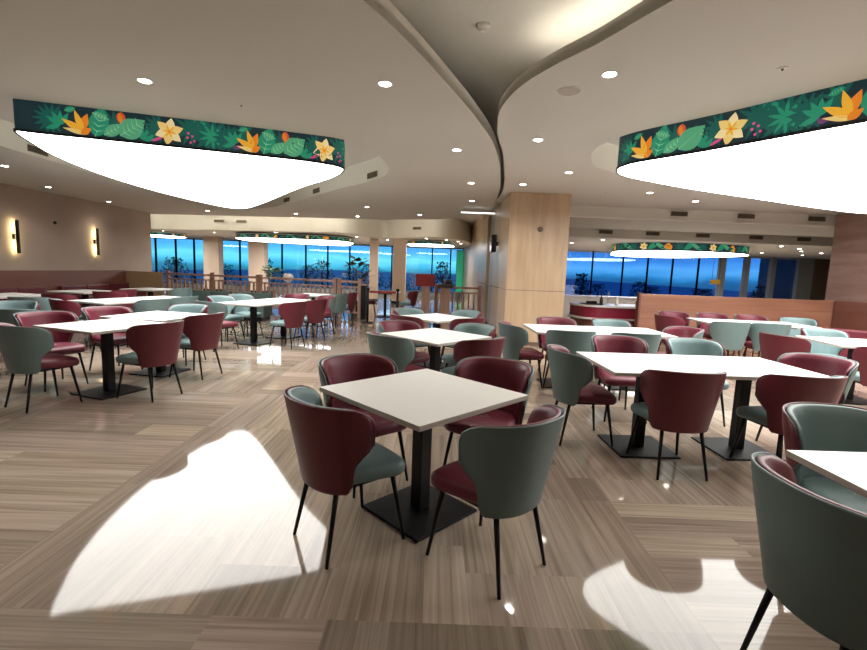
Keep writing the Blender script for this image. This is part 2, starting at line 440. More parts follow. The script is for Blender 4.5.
def densify(poly, step=.08):
    out = []
    for i in range(len(poly)):
        a = Vector(poly[i]); c = Vector(poly[(i+1) % len(poly)]); k = max(1, int((c-a).length/step))
        if (c-a).length < 1e-5: continue
        for j in range(k): q = a.lerp(c, j/k); out.append((q.x, q.y))
    return out
drumLd, drumRd = densify(drumL), densify(drumR)
drum(drumLd, ZD, ZR-.13, 'big rounded triangular hanging light with tropical flower band over the left dining area', 1.70, (arc_at(drumLd, (-3.84, 4.94)), 1, 5.0))
drum(drumRd, ZD, ZR-.13, 'big rounded hanging light with tropical flower band over the right dining area', 1.70, (arc_at(drumRd, (2.2, 5.25)), 1, 4.6))
drum(densify(rounded([(5.7, 15.0), (6.9, 13.75), (9.3, 13.9), (10.6, 15.6), (9.6, 19.2), (7.2, 19.2)], [1.2]*6), .2), 2.30, ZF-.01, 'distant hanging light with flower band above the wood partition', 1.8, (0, 1, 4), detail=False)
drum(densify(rounded([(-8.0, 17.9), (-3.9, 17.6), (-3.3, 19), (-4.3, 22.5), (-8.6, 21)], [1.2]*5), .2), 2.44, ZG-.08, 'distant hanging light with flower band in front of the left windows', 1.8, (0, 1, 4), detail=False)
drum(densify(rounded([(-14.5, 19.4), (-11.6, 19.2), (-11.0, 21), (-13, 22.4)], [1.2]*4), .2), 2.50, ZG-.06, 'far hanging light just beyond the end of the taupe wall', 1.8, (0, 1, 4), detail=False)
drum(densify(rounded([(-1.2, 18.9), (.6, 18.8), (.9, 21), (-1.3, 21.4)], [.8]*4), .2), 2.50, ZG-.06, 'small distant hanging light above the red box stand', 1.8, (0, 1, 4), detail=False)

# ------------------------------------------------------------------ floor
def build_floor():
    bm = bmesh.new(); uvl = bm.loops.layers.uv.new('grain'); cl = bm.loops.layers.float_color.new('tone')
    r = random.Random(11)
    X0, X1, Y0, Y1 = -18, 19, -4.2, 27
    CW, CH = 1.6, 1.1
    def tile(x0, x1, y0, y1, vert, tone):
        vs = [bm.verts.new(p) for p in ((x0, y0, 0), (x1, y0, 0), (x1, y1, 0), (x0, y1, 0))]
        f = bm.faces.new(vs); o = (r.uniform(0, 90), r.uniform(0, 90))
        tc = (tone*r.uniform(.98, 1.02), tone, tone*r.uniform(.95, 1.03), 1)
        for l in f.loops:
            u, v = l.vert.co.x, l.vert.co.y
            if vert: u, v = v, u
            l[uvl].uv = (u+o[0], v+o[1]); l[cl] = tc
    i0 = math.floor((X0+2)/CW); i1 = math.ceil((X1+2)/CW); j0 = math.floor((Y0-1.75)/CH); j1 = math.ceil((Y1-1.75)/CH)
    over = {(-1, 0): 0, (0, 0): 1, (1, 0): 1, (2, 0): 0, (0, -1): 0, (1, -1): 1, (-1, -1): 1, (0, 1): 1, (-1, 1): 0, (2, 1): 1, (1, 1): 1, (-2, 0): 1, (3, 0): 1, (-2, 1): 1, (-3, 1): 0}
    for i in range(i0, i1):
        for j in range(j0, j1):
            x0 = -2+i*CW; y0 = 1.75+j*CH; x1 = x0+CW; y1 = y0+CH
            v = over.get((i, j), 1 if (i+j) % 2 == 0 else 0)
            if r.random() < .12 and (i, j) not in over: v = 1-v
            base = r.uniform(.86, 1.12)
            if v:
                x = x0
                while x < x1-1e-4:
                    w = r.choice((.2, .266, .4, .4)); xe = min(x1, x+w)
                    if x1-xe < .1: xe = x1
                    k = r.choice((None, None, y0+CH*.5, y0+CH*.3))
                    if k: tile(x, xe, y0, k, 1, base*r.uniform(.74, 1.16)); tile(x, xe, k, y1, 1, base*r.uniform(.74, 1.16))
                    else: tile(x, xe, y0, y1, 1, base*r.uniform(.74, 1.16))
                    x = xe
            else:
                y = y0
                while y < y1-1e-4:
                    w = r.choice((.183, .275, .366)); ye = min(y1, y+w)
                    if y1-ye < .1: ye = y1
                    k = r.choice((None, x0+CW*.5, x0+CW*.35, x0+CW*.7))
                    if k: tile(x0, k, y, ye, 0, base*r.uniform(.74, 1.16)); tile(k, x1, y, ye, 0, base*r.uniform(.74, 1.16))
                    else: tile(x0, x1, y, ye, 0, base*r.uniform(.76, 1.16))
                    y = ye
    me = bpy.data.meshes.new('floor'); bm.to_mesh(me); bm.free(); me.materials.append(M['floor'])
    o = bpy.data.objects.new('floor', me); COL.objects.link(o); struct(o)
build_floor()

# ------------------------------------------------------------------ walls
XL = -9.8
struct(MB().box2((XL-.2, -4, 0), (XL, 15.9, ZC-.002)).build('wall_left', M['wall']))
struct(MB().box2((XL, -4, 0), (XL+.09, 14.4, 1.09)).build('trim_5', M['brown_panel']))
struct(MB().box2((XL, -4, 1.09), (XL+.07, 14.4, 1.115)).build('trim_6', M['wall']))
struct(MB().box2((XL+.005, 14.4, 0), (-8.6, 14.52, 1.07)).build('trim_7', M['tan']))
struct(MB().box2((-18, -4.2, 0), (19, -4, ZR)).build('wall_back', M['wall']))
struct(MB().box2((-18.1, -4, 0), (-18, 27, ZR)).build('wall_far_left', M['wall']))
# red stone wall on the right, its end seen as a column
struct(MB().box2((8.97, -4, 0), (9.3, 10.55, ZC-.002)).build('wall_right', M['tile_red']))
# wood partition
pt = thing('partition_screen', 'long low orange wood partition screen behind the right hand tables', 'partition', (6.75, 10.25, 0))
MB().box2((-2.16, -.05, 0), (2.2, .05, 1.10), bev=.004).build('panel', M['orange_wood'], pt)
MB().box2((-2.2, -.07, 0), (-2.16, .07, 1.13)).build('end_post', M['brown_panel'], pt)
b = MB()
for k in range(3): b.box2((-2.16, -.055, .25+.3*k), (2.2, -.05, .256+.3*k))
b.build('groove', M['brown_panel'], pt)
# booth side panel
pb = thing('side_screen', 'red brown booth screen running forward from the right end of the wood partition', 'partition', (8.93, 9.0, 0))
MB().box2((-.07, -2.4, 0), (0.0, 1.15, 1.12), bev=.01).build('panel', M['brown_panel'], pb)

# the wood clad pillar and the oak wall that runs back from it
pl = thing('wood_pillar', 'square pillar clad in pale oak veneer with a horizontal seam', 'pillar', (2.01, 9.75, 0))
MB().box2((-.59, -.58, .08), (.59, .55, 1.115), bev=.004).build('lower_cladding', M['oak'], pl)
MB().box2((-.59, -.58, 1.125), (.59, .55, 3.025), bev=.004).build('upper_cladding', M['oak'], pl)
MB().box2((-.575, -.565, 0), (.575, .54, 3.0)).build('core', M['brown_door'], pl)
tag(MB().rod((2.03, 9.165, 2.33), (2.03, 9.14, 2.33), .05, n=16).build('wall_speaker', M['brown_door']), 'small round brown fitting high on the front of the oak pillar', 'wall fitting')
for k, (y0, y1, m, x0) in enumerate([(10.32, 11.7, 'oak_shaded', 1.44), (11.7, 12.0, 'brown_door', 1.52), (12.0, 12.9, 'grey_panel', 1.50), (12.9, 13.2, 'brown_door', 1.52), (13.2, 15.6, 'oak_shaded', 1.44), (15.6, 25.2, 'oak_shaded', 1.5)]):
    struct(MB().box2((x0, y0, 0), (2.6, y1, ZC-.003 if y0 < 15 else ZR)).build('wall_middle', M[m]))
struct(MB().box2((1.40, 10.32, 1.11), (1.44, 15.6, 1.125)).build('trim_8', M['brown_door']))
struct(MB().box2((1.41, 10.32, 0), (1.438, 15.6, .1)).build('baseboard_middle', M['black']))
# wall monitor
w = thing('wall_speaker_box', 'black box speaker mounted high on the oak side wall', 'speaker', (1.44, 10.9, 2.12))
MB().box2((-.17, -.16, -.2), (-.05, .16, .2), bev=.015).build('cabinet', M['black_gloss'], w)
MB().box2((-.05, -.03, -.05), (0, .03, .05)).build('bracket', M['grey_panel'], w)

# ------------------------------------------------------------------ windows
def facade(x0, x1, y, z0, z1, mull, idx, thick=None, mat_m='mullion', glass='glass', w=.035):
    xs = sorted([x0]+[m for m in mull if x0 < m < x1]+[x1])
    for k in range(len(xs)-1):
        win = struct(MB().box2((xs[k]+.02, y, z0), (xs[k+1]-.02, y+.012, z1)).build('window_%d' % (idx+k), M[glass]))
        fr = MB()
        fr.box2((xs[k]-w, y-.05, z0), (xs[k]+w, y+.05, z1)); fr.box2((xs[k+1]-w, y-.05, z0), (xs[k+1]+w, y+.05, z1))
        fr.box2((xs[k], y-.05, z0-.06), (xs[k+1], y+.05, z0)); fr.box2((xs[k], y-.05, z1-.06), (xs[k+1], y+.05, z1+.02))
        fr.build('window_frame', M[mat_m], win)
    return idx+len(xs)-1
n = facade(-17.9, 1.5, 25.2, .25, ZG, [-16.6, -15.3, -14.2, -13.2, -12, -10.7, -9.6, -8.4, -7.1, -5.9, -4.7, -3.5, -2.4, -.2, .8], 1)
n = facade(2.6, 16.0, 20.5, .30, ZF, [4.4, 5.75, 6.95, 8.3, 9.4, 10.5, 11.65, 12.6, 13.7, 14.8], n, None, 'mullion_light', 'glass_blue', w=.022)
struct(MB().box2((-18, 25.15, 0), (1.6, 25.3, .2)).build('wall_far', M['grey_panel']))
struct(MB().box2((2.6, 20.45, 0), (18.9, 20.6, .25)).build('wall_far', M['grey_panel']))
for (a, c_, m) in [(12.5, 12.75, 'mullion'), (13.6, 13.8, 'mullion'), (14.75, 14.95, 'mullion')]:
    struct(MB().box2((a, 20.3, .3), (c_, 20.5, ZF)).build('trim_9', M['grey_panel']))
struct(MB().box2((15.95, 20.3, 0), (16.6, 20.5, ZF)).build('wall_far_right', M['grey_panel']))
struct(MB().box2((16.6, 20.32, 0), (17.5, 20.5, ZF)).build('wall_far_right', M['brown_door']))
struct(MB().box2((17.5, 20.32, 0), (18.9, 20.5, ZF)).build('wall_far_right', M['dark_teal_panel']))
struct(MB().box2((18.9, -4, 0), (19, 27, ZR)).build('wall_far_right', M['wall']))
struct(MB().box2((2.5, 20.6, ZF), (19, 20.7, ZR)).build('wall_far', M['ceiling']))

def column(x, y, w, d, zt, label):
    t = thing('column', label, 'column', (x, y, 0))
    MB().box2((-w/2, -d/2, .12), (w/2, d/2, zt), bev=.01).build('shaft', M['pillar_cream'], t)
    MB().box2((-w/2-.015, -d/2-.015, 0), (w/2+.015, d/2+.015, .12)).build('plinth', M['black'], t)
column(-10.9, 22.6, .75, .5, ZG-.002, 'cream column, farthest left, nearest the end of the taupe wall')
column(-8.7, 22.6, .78, .5, ZG-.002, 'cream column right of the farthest left one, beside the wide far light')
column(-2.62, 19.55, .34, .34, ZG-.002, 'slim cream column right of the potted plant')
column(-1.48, 18.9, .52, .45, ZG-.002, 'broad cream column left of the red box stand')

t = thing('light_panel', 'tall green glowing panel at the right end of the middle windows', 'panel', (1.3, 24.95, 0))
MB().box2((-.16, -.04, .3), (.18, .04, 2.5), bev=.01).build('face', mat('green_glow_face', (.02, .4, .2), .4, emit=(.03, .6, .3), estr=.25), t)
MB().box2((-.19, .04, 0), (.21, .09, 2.55)).build('frame', M['mullion'], t)
# outdoors
struct(MB().box2((-40, 27.0, -.1), (45, 160, -.05)).build('ground', M['out_ground']))
ro = random.Random(5)
def bush(x, y, h, w, label, m='leaf_out'):
    b = MB()
    for k in range(420):
        a = ro.uniform(0, 2*PI); rr = w*.5*math.sqrt(ro.random()); z = h*(.12+.88*ro.random()); rr *= (1.15-z/h*.75)
        c = Vector((rr*math.cos(a), rr*math.sin(a), z)); s = ro.uniform(.10, .22)*h*.45
        d1 = Vector((ro.uniform(-1, 1), ro.uniform(-1, 1), ro.uniform(-.3, 1))).normalized(); d2 = d1.cross(Vector((ro.random(), ro.random(), ro.random()))).normalized()*.4
        b.quad([c, c+(d1*.5+d2)*s, c+d1*s, c+(d1*.5-d2)*s])
    t = thing('shrub', label, 'shrub', (x, y, -.05), 0, 'shrubs outside the far windows')
    b.build('foliage', M[m], t, recalc=False)
    MB().rod((0, 0, 0), (0, 0, h*.6), .05).build('stem', M['pot'], t)
for k in range(18):
    bush(-19+k*1.5, 28.4+(k%2)*2.4, ro.uniform(1.1, 2.0), ro.uniform(1.5, 2.3), 'blurred blue green shrub growing outside the far left windows')
for k in range(10):
    bush(4.5+k*1.5, 23.5+(k%2)*1.8, ro.uniform(.9, 1.5) if k > 2 else ro.uniform(1.5, 2.1), ro.uniform(1.1, 1.6), 'blurred blue shrub growing outside the far right windows')
# ------------------------------------------------------------------ chairs
def chair_parts(kind):
    """returns an Empty with its parts, facing +Y"""
    out_m, in_m = (M['teal'], M['burg_in']) if kind == 'T' else (M['burg'], M['teal_in'])
    HT = .82; ZB = .362
    K = [(0, 58), (.03, 64), (.09, 68), (.24, 70), (.33, 72.5), (.40, 79), (.46, 87), (.53, 92), (.75, 92), (.88, 90), (.95, 85), (1, 75)]
    def th(t):
        for (a, x), (b_, y) in zip(K, K[1:]):
            if t <= b_: f = (t-a)/(b_-a); f = f*f*(3-2*f)*.4+f*.6; return R(x+(y-x)*f)
        return R(K[-1][1])
    def pt_(s, t, off):
        A = .238+.054*min(1, t*1.2)**1.1; B = .226+.048*t
        A += off; B += off
        ph = s*th(t); e = .86   # slightly squared plan
        sx, cy = math.sin(ph), math.cos(ph)
        x = A*math.copysign(abs(sx)**e, sx); y = -B*(math.copysign(abs(cy)**e, cy))-.012-.040*t
        drop = .020*abs(s)**3*max(0, t-.5)*2
        bot = (.02*(1-abs(s)**2))*(1-t)
        return (x, y, ZB+(HT-ZB)*t-drop-bot*0)
    NU, NV = 30, 20
    tt = [0, .03, .08, .15, .22, .3, .36, .42, .48, .54, .60, .66, .72, .78, .84, .89, .93, .965, .985, 1.0]
    ss = [math.copysign(abs(q)**.9, q) for q in [-1+2*i/NU for i in range(NU+1)]]
    def solid(o0, o1, mid=0):
        b = MB()
        P0 = [[pt_(s, t, o0) for t in tt] for s in ss]
        def inner(s, t):
            e = 1-max(0, (abs(s)-.8)/.2)**2*.45; e2 = 1-max(0, (t-.88)/.12)**2*.45
            return pt_(s, t, o0+(o1-o0)*e*e2)
        P1 = [[inner(s, t) for t in tt] for s in ss]
        V0 = b.grid(P0); V1 = b.grid(P1)
        nu, nv = len(ss), len(tt)
        def q(a, c, d, e_):
            f = b.bm.faces.new([a, c, d, e_]); f.smooth = True
        for i in range(nu-1):
            q(V0[i][0], V0[i+1][0], V1[i+1][0], V1[i][0]); q(V0[i][-1], V0[i+1][-1], V1[i+1][-1], V1[i][-1])
        for j in range(nv-1):
            q(V0[0][j], V0[0][j+1], V1[0][j+1], V1[0][j]); q(V0[-1][j], V0[-1][j+1], V1[-1][j+1], V1[-1][j])
        return b
    t = bpy.data.objects.new('dining_chair', None); COL.objects.link(t); t.empty_display_size = .1
    shell = solid(0, -.018).build('backrest_shell', out_m, t)
    solid(-.0185, -.056).build('backrest_cushion', in_m, t)
    # piping round the rim
    b = MB(); path = [pt_(-1, q, -.004) for q in tt]+[pt_(s, 1, -.004) for s in ss[1:-1]]+[pt_(1, q, -.004) for q in reversed(tt)]
    rings = []; N = len(path)
    for i, p in enumerate(path):
        a = Vector(path[max(0, i-1)]); c = Vector(path[min(N-1, i+1)]); tg = (c-a).normalized()
        u = tg.orthogonal().normalized(); v = tg.cross(u)
        ref = Vector((0, 0, 1)) if abs(tg.z) < .9 else Vector((0, 1, 0))
        u = tg.cross(ref).normalized(); v = tg.cross(u).normalized()
        rings.append([tuple(Vector(p)+u*.0055*math.cos(k*PI/3)+v*.0055*math.sin(k*PI/3)) for k in range(7)])
    b.grid(rings); b.build('piping', out_m, shell)
    # seat cushion
    b = MB(); rings = []
    def outline(k, inset):
        a = 2*PI*k/40; c, s = math.cos(a), math.sin(a); ex = .44
        x = math.copysign(abs(c)**ex, c); y = math.copysign(abs(s)**ex, s)
        hw = .215+.034*y
        return ((hw-inset)*x, .030+(.222-inset)*y)
    for z, ins in [(.385, .035), (.388, .012), (.405, .0), (.435, -.002), (.452, .005), (.464, .020), (.470, .045), (.474, .09), (.476, .16), (.476, .215)]:
        rings.append([(*outline(k, ins), z-.012*max(0, outline(k, ins)[1]/.25)**2) for k in range(40)])
    for i in range(len(rings)-1):
        pass
    V = b.grid([[rings[j][k] for j in range(len(rings))] for k in range(40)], closed_u=True)
    b.bm.faces.new([V[k][0] for k in range(40)]); b.bm.faces.new([V[k][-1] for k in range(40)])
    b.build('seat', in_m, t)
    b = MB(); b.box2((-.17, -.16, .365), (.17, .18, .386)); b.build('seat_frame', M['black'], t)
    for sx in (-1, 1):
        MB().rod((sx*.165, .17, .38), (sx*.212, .225, 0), .0145, .009).build('leg', M['black'], t)
        MB().rod((sx*.145, -.15, .38), (sx*.185, -.225, 0), .0145, .009).build('leg', M['black'], t)
    return t
PROTO = {}
def chair(kind, x, y, face, label, group=None):
    if kind not in PROTO: PROTO[kind] = o = chair_parts(kind)
    else: o = copy_tree(PROTO[kind])
    for k in ('label', 'category', 'group'):
        if k in o: del o[k]
    o.location = (x, y, 0); o.rotation_euler = (0, 0, R(face-90))
    return tag(o, label, 'chair', group)

TPROTO = []
S = .883
def table(x, y, rot, label, group=None):
    if not TPROTO:
        t = bpy.data.objects.new('dining_table', None); COL.objects.link(t)
        b = MB(); b.box((0, 0, .736), (S, S, .028), 0, 0, .003)
        for f in b.bm.faces:
            if abs(f.normal.z) < .5 or f.calc_center_median().z < .73: f.material_index = 1
        b.build('tabletop', [M['white_top'], M['edge']], t)
        MB().box((0, 0, .705), (.42, .42, .035), 0, 0, .006).build('mounting_plate', M['black'], t)
        MB().box((0, 0, .355), (.085, .085, .675), 0, 0, .006).build('post', M['black'], t)
        MB().box((0, 0, .0085), (.5, .5, .015), 0, 0, .004).build('base_plate', M['black'], t)
        TPROTO.append(t); o = t
    else: o = copy_tree(TPROTO[0])
    for k in ('label', 'category', 'group'):
        if k in o: del o[k]
    o.location = (x, y, 0); o.rotation_euler = (0, 0, R(rot))
    return tag(o, label, 'table', group)

# nearest square table
table(-.043, 2.66, 44.6, 'white square table nearest the camera, standing alone with four chairs around it')
chair('R', -.43, 2.36, 41, 'burgundy backed chair with teal seat at the front left of the nearest square table')
chair('T', .32, 2.20, 134, 'teal backed chair with burgundy seat at the front right of the nearest square table')
chair('T', -.45, 3.08, -50, 'chair with burgundy inner back pushed in behind the left corner of the nearest square table')
chair('T', .39, 3.13, -122, 'chair with burgundy inner back pushed in behind the right corner of the nearest square table')
# second square table
table(.031, 5.025, 46.5, 'white square table, second from the camera in the central row')
chair('T', -.34, 4.62, 42, 'teal backed chair at the front left of the second central table')
chair('R', .40, 4.63, 132, 'burgundy backed chair with teal seat at the front right of the second central table')
chair('T', -.33, 5.42, -45, 'chair with burgundy inner back behind the left side of the second central table')
chair('R', .42, 5.42, -135, 'chair with teal inner back behind the right side of the second central table')
# third square table
table(.05, 6.95, 45, 'white square table, third and farthest in the central row')
chair('R', -.30, 6.55, 42, 'burgundy backed chair at the front left of the third central table')
chair('R', .41, 6.56, 134, 'burgundy backed chair at the front right of the third central table')
chair('R', -.32, 7.33, -45, 'chair with teal inner back behind the left side of the third central table')
chair('R', .44, 7.34, -135, 'chair with teal inner back behind the right side of the third central table')
# right front pair of joined tables
table(1.81, 3.84, 1.6, 'left one of two joined white tables to the right of the nearest square table')
table(2.69, 3.865, 1.6, 'right one of two joined white tables to the right of the nearest square table')
chair('T', 1.35, 4.00, 2, 'teal backed chair with burgundy seat at the left end of the joined tables')
chair('R', 1.86, 3.43, 92, 'burgundy backed chair with teal seat, left of two at the front of the joined tables')
chair('R', 2.73, 3.44, 96, 'burgundy backed chair with teal seat, right of two at the front of the joined tables')
chair('T', 1.98, 4.72, -90, 'chair with burgundy inner back behind the left joined table')
chair('R', 2.78, 4.72, -92, 'chair with teal inner back behind the right joined table')
chair('T', 3.32, 3.98, 200, 'chair with burgundy inner back at the right end of the joined tables')
# right second row
table(1.72, 6.04, 0, 'left one of the white tables in the second row right, close to the oak pillar')
table(2.605, 6.06, 0, 'right one of the white tables in the second row right')
chair('T', 1.17, 5.92, 8, 'teal backed chair at the left end of the second row tables, before the oak pillar')
chair('T', 1.66, 5.56, 90, 'teal backed chair at the front of the second row tables, left one')
chair('T', 2.43, 5.54, 90, 'teal backed chair at the front of the second row tables, right one')
chair('T', 1.80, 6.60, -90, 'chair with burgundy inner back behind the left second row table')
chair('R', 2.62, 6.62, -90, 'chair with teal inner back behind the right second row table')
chair('T', 3.20, 6.02, 192, 'chair with burgundy inner back at the right end of the second row tables')
# bottom right corner table
table(2.00, 1.48, 1, 'white table cut off by the right edge of the picture, nearest the camera')
chair('T', 1.485, 1.46, 3, 'large teal backed chair in the bottom right corner before the cut off table')
chair('R', 2.09, 2.12, -95, 'chair with teal inner back and burgundy outside behind the cut off table')
# right third row
table(5.36, 5.76, -8, 'left white table in the third row right, near the right edge')
table(6.24, 5.64, -8, 'right white table in the third row right, cut by the right edge')
chair('R', 4.53, 5.76, 14, 'burgundy backed chair with teal inside at the left end of the third row table')
chair('R', 5.02, 5.10, 84, 'burgundy backed chair in front of the third row table, by the right picture edge')
chair('R', 5.58, 6.40, -97, 'chair with teal inner back behind the third row table')

# right fourth row by the partition
table(5.12, 8.05, -5, 'leftmost white table in the back row before the wood partition')
table(6.00, 7.97, -5, 'white table in the back row before the wood partition, second from left')
chair('R', 4.26, 8.05, 12, 'burgundy backed chair at the left end of the back row by the partition')
chair('T', 4.80, 7.46, 86, 'teal backed chair, left of two in front of the back row tables')
chair('T', 5.42, 7.42, 84, 'teal backed chair, right of two in front of the back row tables')
chair('T', 4.65, 8.76, -95, 'burgundy chair behind the back row tables, left one, against the partition')
chair('T', 5.36, 8.70, -95, 'burgundy chair behind the back row tables, second from left')
chair('T', 6.05, 8.62, -95, 'burgundy chair behind the back row tables, third from left')
chair('R', 6.68, 8.35, -120, 'greyish teal chair behind the right end of the back row tables')
# left joined tables
table(-3.54, 4.90, -20, 'nearer one of two joined white tables on the left')
table(-3.56, 5.88, -12, 'farther one of two joined white tables on the left')
chair('T', -3.84, 4.40, 66, 'dark teal backed chair with burgundy seat at the left edge, before the left tables')
chair('R', -3.03, 4.82, 163, 'burgundy backed chair with teal seat right of the left tables, nearer one')
chair('R', -3.03, 5.78, 168, 'burgundy backed chair with teal seat right of the left tables, farther one')
chair('T', -4.30, 5.10, -24, 'chair with pinkish burgundy inner back behind the left tables, left one')
chair('T', -4.16, 5.88, -24, 'chair with pinkish burgundy inner back behind the left tables, right one')
chair('R', -3.62, 6.55, -100, 'chair with pale teal inner back at the far end of the left tables')
# left second group
table(-5.45, 7.72, -20, 'white table beyond the left tables, nearer of a pair')
table(-5.15, 8.58, -20, 'white table beyond the left tables, farther of a pair')
chair('R', -5.52, 7.02, 55, 'burgundy backed chair at the near end of the second left pair of tables')
chair('T', -4.80, 7.62, 165, 'teal backed chair on the right of the second left pair, nearer one')
chair('T', -4.70, 8.36, 168, 'teal backed chair on the right of the second left pair, farther one')
chair('R', -5.75, 6.15, -70, 'chair with teal inner back at the left edge behind the dark teal chair')
chair('T', -5.15, 5.62, 100, 'teal backed chair at the left edge just behind the dark teal chair')
chair('T', -6.35, 7.25, 100, 'dark teal backed chair in front of the red brown wall panel')
chair('R', -6.45, 7.98, 80, 'dark crimson backed chair in front of the red brown wall panel')
# left third group
table(-3.30, 8.32, -18, 'white table in front of the pink wood railing, nearer of a pair')
table(-3.03, 9.17, -18, 'white table in front of the pink wood railing, farther of a pair')
chair('T', -3.62, 7.62, 62, 'pale teal backed chair at the near end of the railing tables')
chair('R', -2.60, 8.10, 160, 'burgundy backed chair on the right of the railing tables, nearer one')
chair('R', -2.42, 8.88, 160, 'burgundy backed chair on the right of the railing tables, farther one')
chair('R', -3.92, 8.6, -20, 'chair with teal inner back on the left of the railing tables, nearer one')
chair('R', -3.82, 9.25, -20, 'chair with teal inner back on the left of the railing tables, farther one')
chair('T', -3.05, 9.95, -100, 'chair with burgundy inner back at the far end of the railing tables')
chair('T', -2.42, 9.75, -135, 'chair with burgundy inner back at the far right corner of the railing tables')
# farther left tables
table(-2.95, 11.2, -10, 'small looking white table close to the end of the railing')
chair('T', -2.40, 10.95, 150, 'teal backed chair at the table close to the end of the railing')
chair('R', -2.30, 11.75, 185, 'burgundy chair at the table close to the end of the railing')
table(-7.55, 8.05, -10, 'white table at the left picture edge by the red brown wall panel')
table(-7.35, 9.6, -10, 'white table by the red brown wall panel, second from left edge')
table(-6.9, 11.1, -10, 'white table by the right end of the red brown wall panel')
chair('R', -6.65, 9.6, 172, 'burgundy backed chair right of the second table by the wall panel')
chair('T', -6.15, 10.9, 172, 'dark chair right of the table by the end of the wall panel')
chair('R', -6.35, 9.0, 100, 'burgundy backed chair facing the table by the end of the wall panel')
# table beyond the queue barrier
table(-1.48, 13.75, 0, 'distant white table beyond the black barrier posts')
chair('T', -2.02, 13.9, 10, 'distant teal chair left of the table beyond the barrier')
chair('R', -.80, 13.85, 175, 'distant burgundy chair right of the table beyond the barrier')

# booths
def booth(x, y, L, rz, m, label, ht=.70):
    t = thing('booth_bench', label, 'bench', (x, y, 0), R(rz))
    MB().box2((-L/2, -.28, .1), (L/2, .24, .45), bev=.03).build('seat', m, t)
    b = MB(); k = max(2, round(L/.75))
    for i in range(k): b.box2((-L/2+L*i/k+.005, .24, .1), (-L/2+L*(i+1)/k-.005, .36, ht), bev=.03)
    b.build('backrest', m, t)
    MB().box2((-L/2+.05, -.22, 0), (L/2-.05, .3, .1)).build('plinth', M['black'], t)
booth(7.55, 7.3, 1.9, -35, M['burg'], 'long burgundy upholstered booth bench by the right edge in front of the partition')
booth(-9.3, 9.0, 4.4, 90, M['burg'], 'burgundy booth bench along the left wall under the wall lamps')
booth(-9.3, 13.0, 2.6, 90, M['burg'], 'burgundy booth bench at the far end of the left wall')
booth(-5.85, 11.7, 1.0, 0, M['dgreen'], 'dark green booth bench before the pink wood railing, left one')
booth(-4.75, 11.7, .95, 0, M['dgreen'], 'dark green booth bench before the pink wood railing, right one')

# ------------------------------------------------------------------ railings
def railing(x0, y0, x1, y1, h, label, posts=True, n=None):
    L = math.hypot(x1-x0, y1-y0); a = math.atan2(y1-y0, x1-x0)
    t = thing('railing', label, 'railing', (x0, y0, 0), a)
    MB().box2((0, -.04, h-.06), (L, .04, h), bev=.006).build('top_rail', M['rail'], t)
    MB().box2((0, -.03, h-.2), (L, .03, h-.16)).build('middle_rail', M['rail'], t)
    MB().box2((0, -.03, .12), (L, .03, .17)).build('bottom_rail', M['rail'], t)
    k = n or int(L/.15)
    for i in range(1, k):
        MB().box((L*i/k, 0, (h-.18+.15)/2+.0), (.045, .035, h-.33)).build('baluster', M['rail'], t)
    m = max(1, round(L/1.8))
    for i in range(m+1):
        MB().box((L*i/m, 0, (h+.06)/2), (.10, .10, h+.06), 0, 0, .008).build('newel_post', M['rail'], t)
    return t
railing(-8.5, 14.6, -5.4, 14.0, 1.06, 'pink wood railing with square balusters, left stretch behind the dark green bench')
railing(-5.3, 13.9, -2.9, 13.3, 1.06, 'pink wood railing with square balusters, middle stretch')
railing(-2.75, 13.25, -2.15, 13.15, 1.06, 'short end stretch of wood railing beside the dark end box')
railing(.05, 13.6, 1.35, 13.8, .98, 'wood railing right of the red box stand, before the oak wall')
t = thing('end_cabinet', 'dark narrow box at the end of the middle railing', 'cabinet', (-2.0, 13.0, 0))
MB().box2((-.07, -.2, 0), (.07, .2, .95), bev=.01).build('body', M['black'], t)
MB().box2((-.08, -.21, .95), (.08, .21, .98)).build('top', M['rail'], t)
# queue barrier
def post(x, y, label):
    t = thing('barrier_post', label, 'barrier', (x, y, 0), 0, 'queue barrier posts')
    MB().rod((0, 0, 0), (0, 0, .03), .16, .14, 20).build('base', M['black'], t)
    MB().rod((0, 0, .03), (0, 0, .86), .03, n=14).build('pole', M['black'], t)
    MB().rod((0, 0, .86), (0, 0, .93), .045, n=14).build('head', M['black'], t)
post(-.97, 12.0, 'black queue barrier post on the right, before the broad cream column')
post(-1.75, 12.0, 'black queue barrier post on the left, beside the railing end')
tag(MB().box2((-1.71, 11.995, .80), (-1.01, 12.005, .86)).build('barrier_belt', M['red']), 'red belt stretched between the black barrier posts', 'belt')
# red box stand
t = thing('red_box_stand', 'red box on a wooden stand before the middle windows', 'stand', (-.26, 13.3, 0))
MB().box2((-.12, -.12, 0), (.12, .12, .98), bev=.01).build('pedestal', M['rail'], t)
MB().box2((-.3, -.15, .98), (.26, .15, 1.33), bev=.02).build('box', M['red'], t)
t = thing('lectern', 'dark sloping stand right of the red box', 'stand', (.30, 13.15, 0))
MB().box2((-.14, -.12, 0), (.14, .12, .95)).build('body', M['rail'], t)
MB().box((0, 0, 1.02), (.46, .34, .1), 0, 0, .03).build('top', M['pot'], t)
MB().box((.08, .0, 1.12), (.22, .2, .14), 0, 0, .05).build('cushion', M['pot'], t)

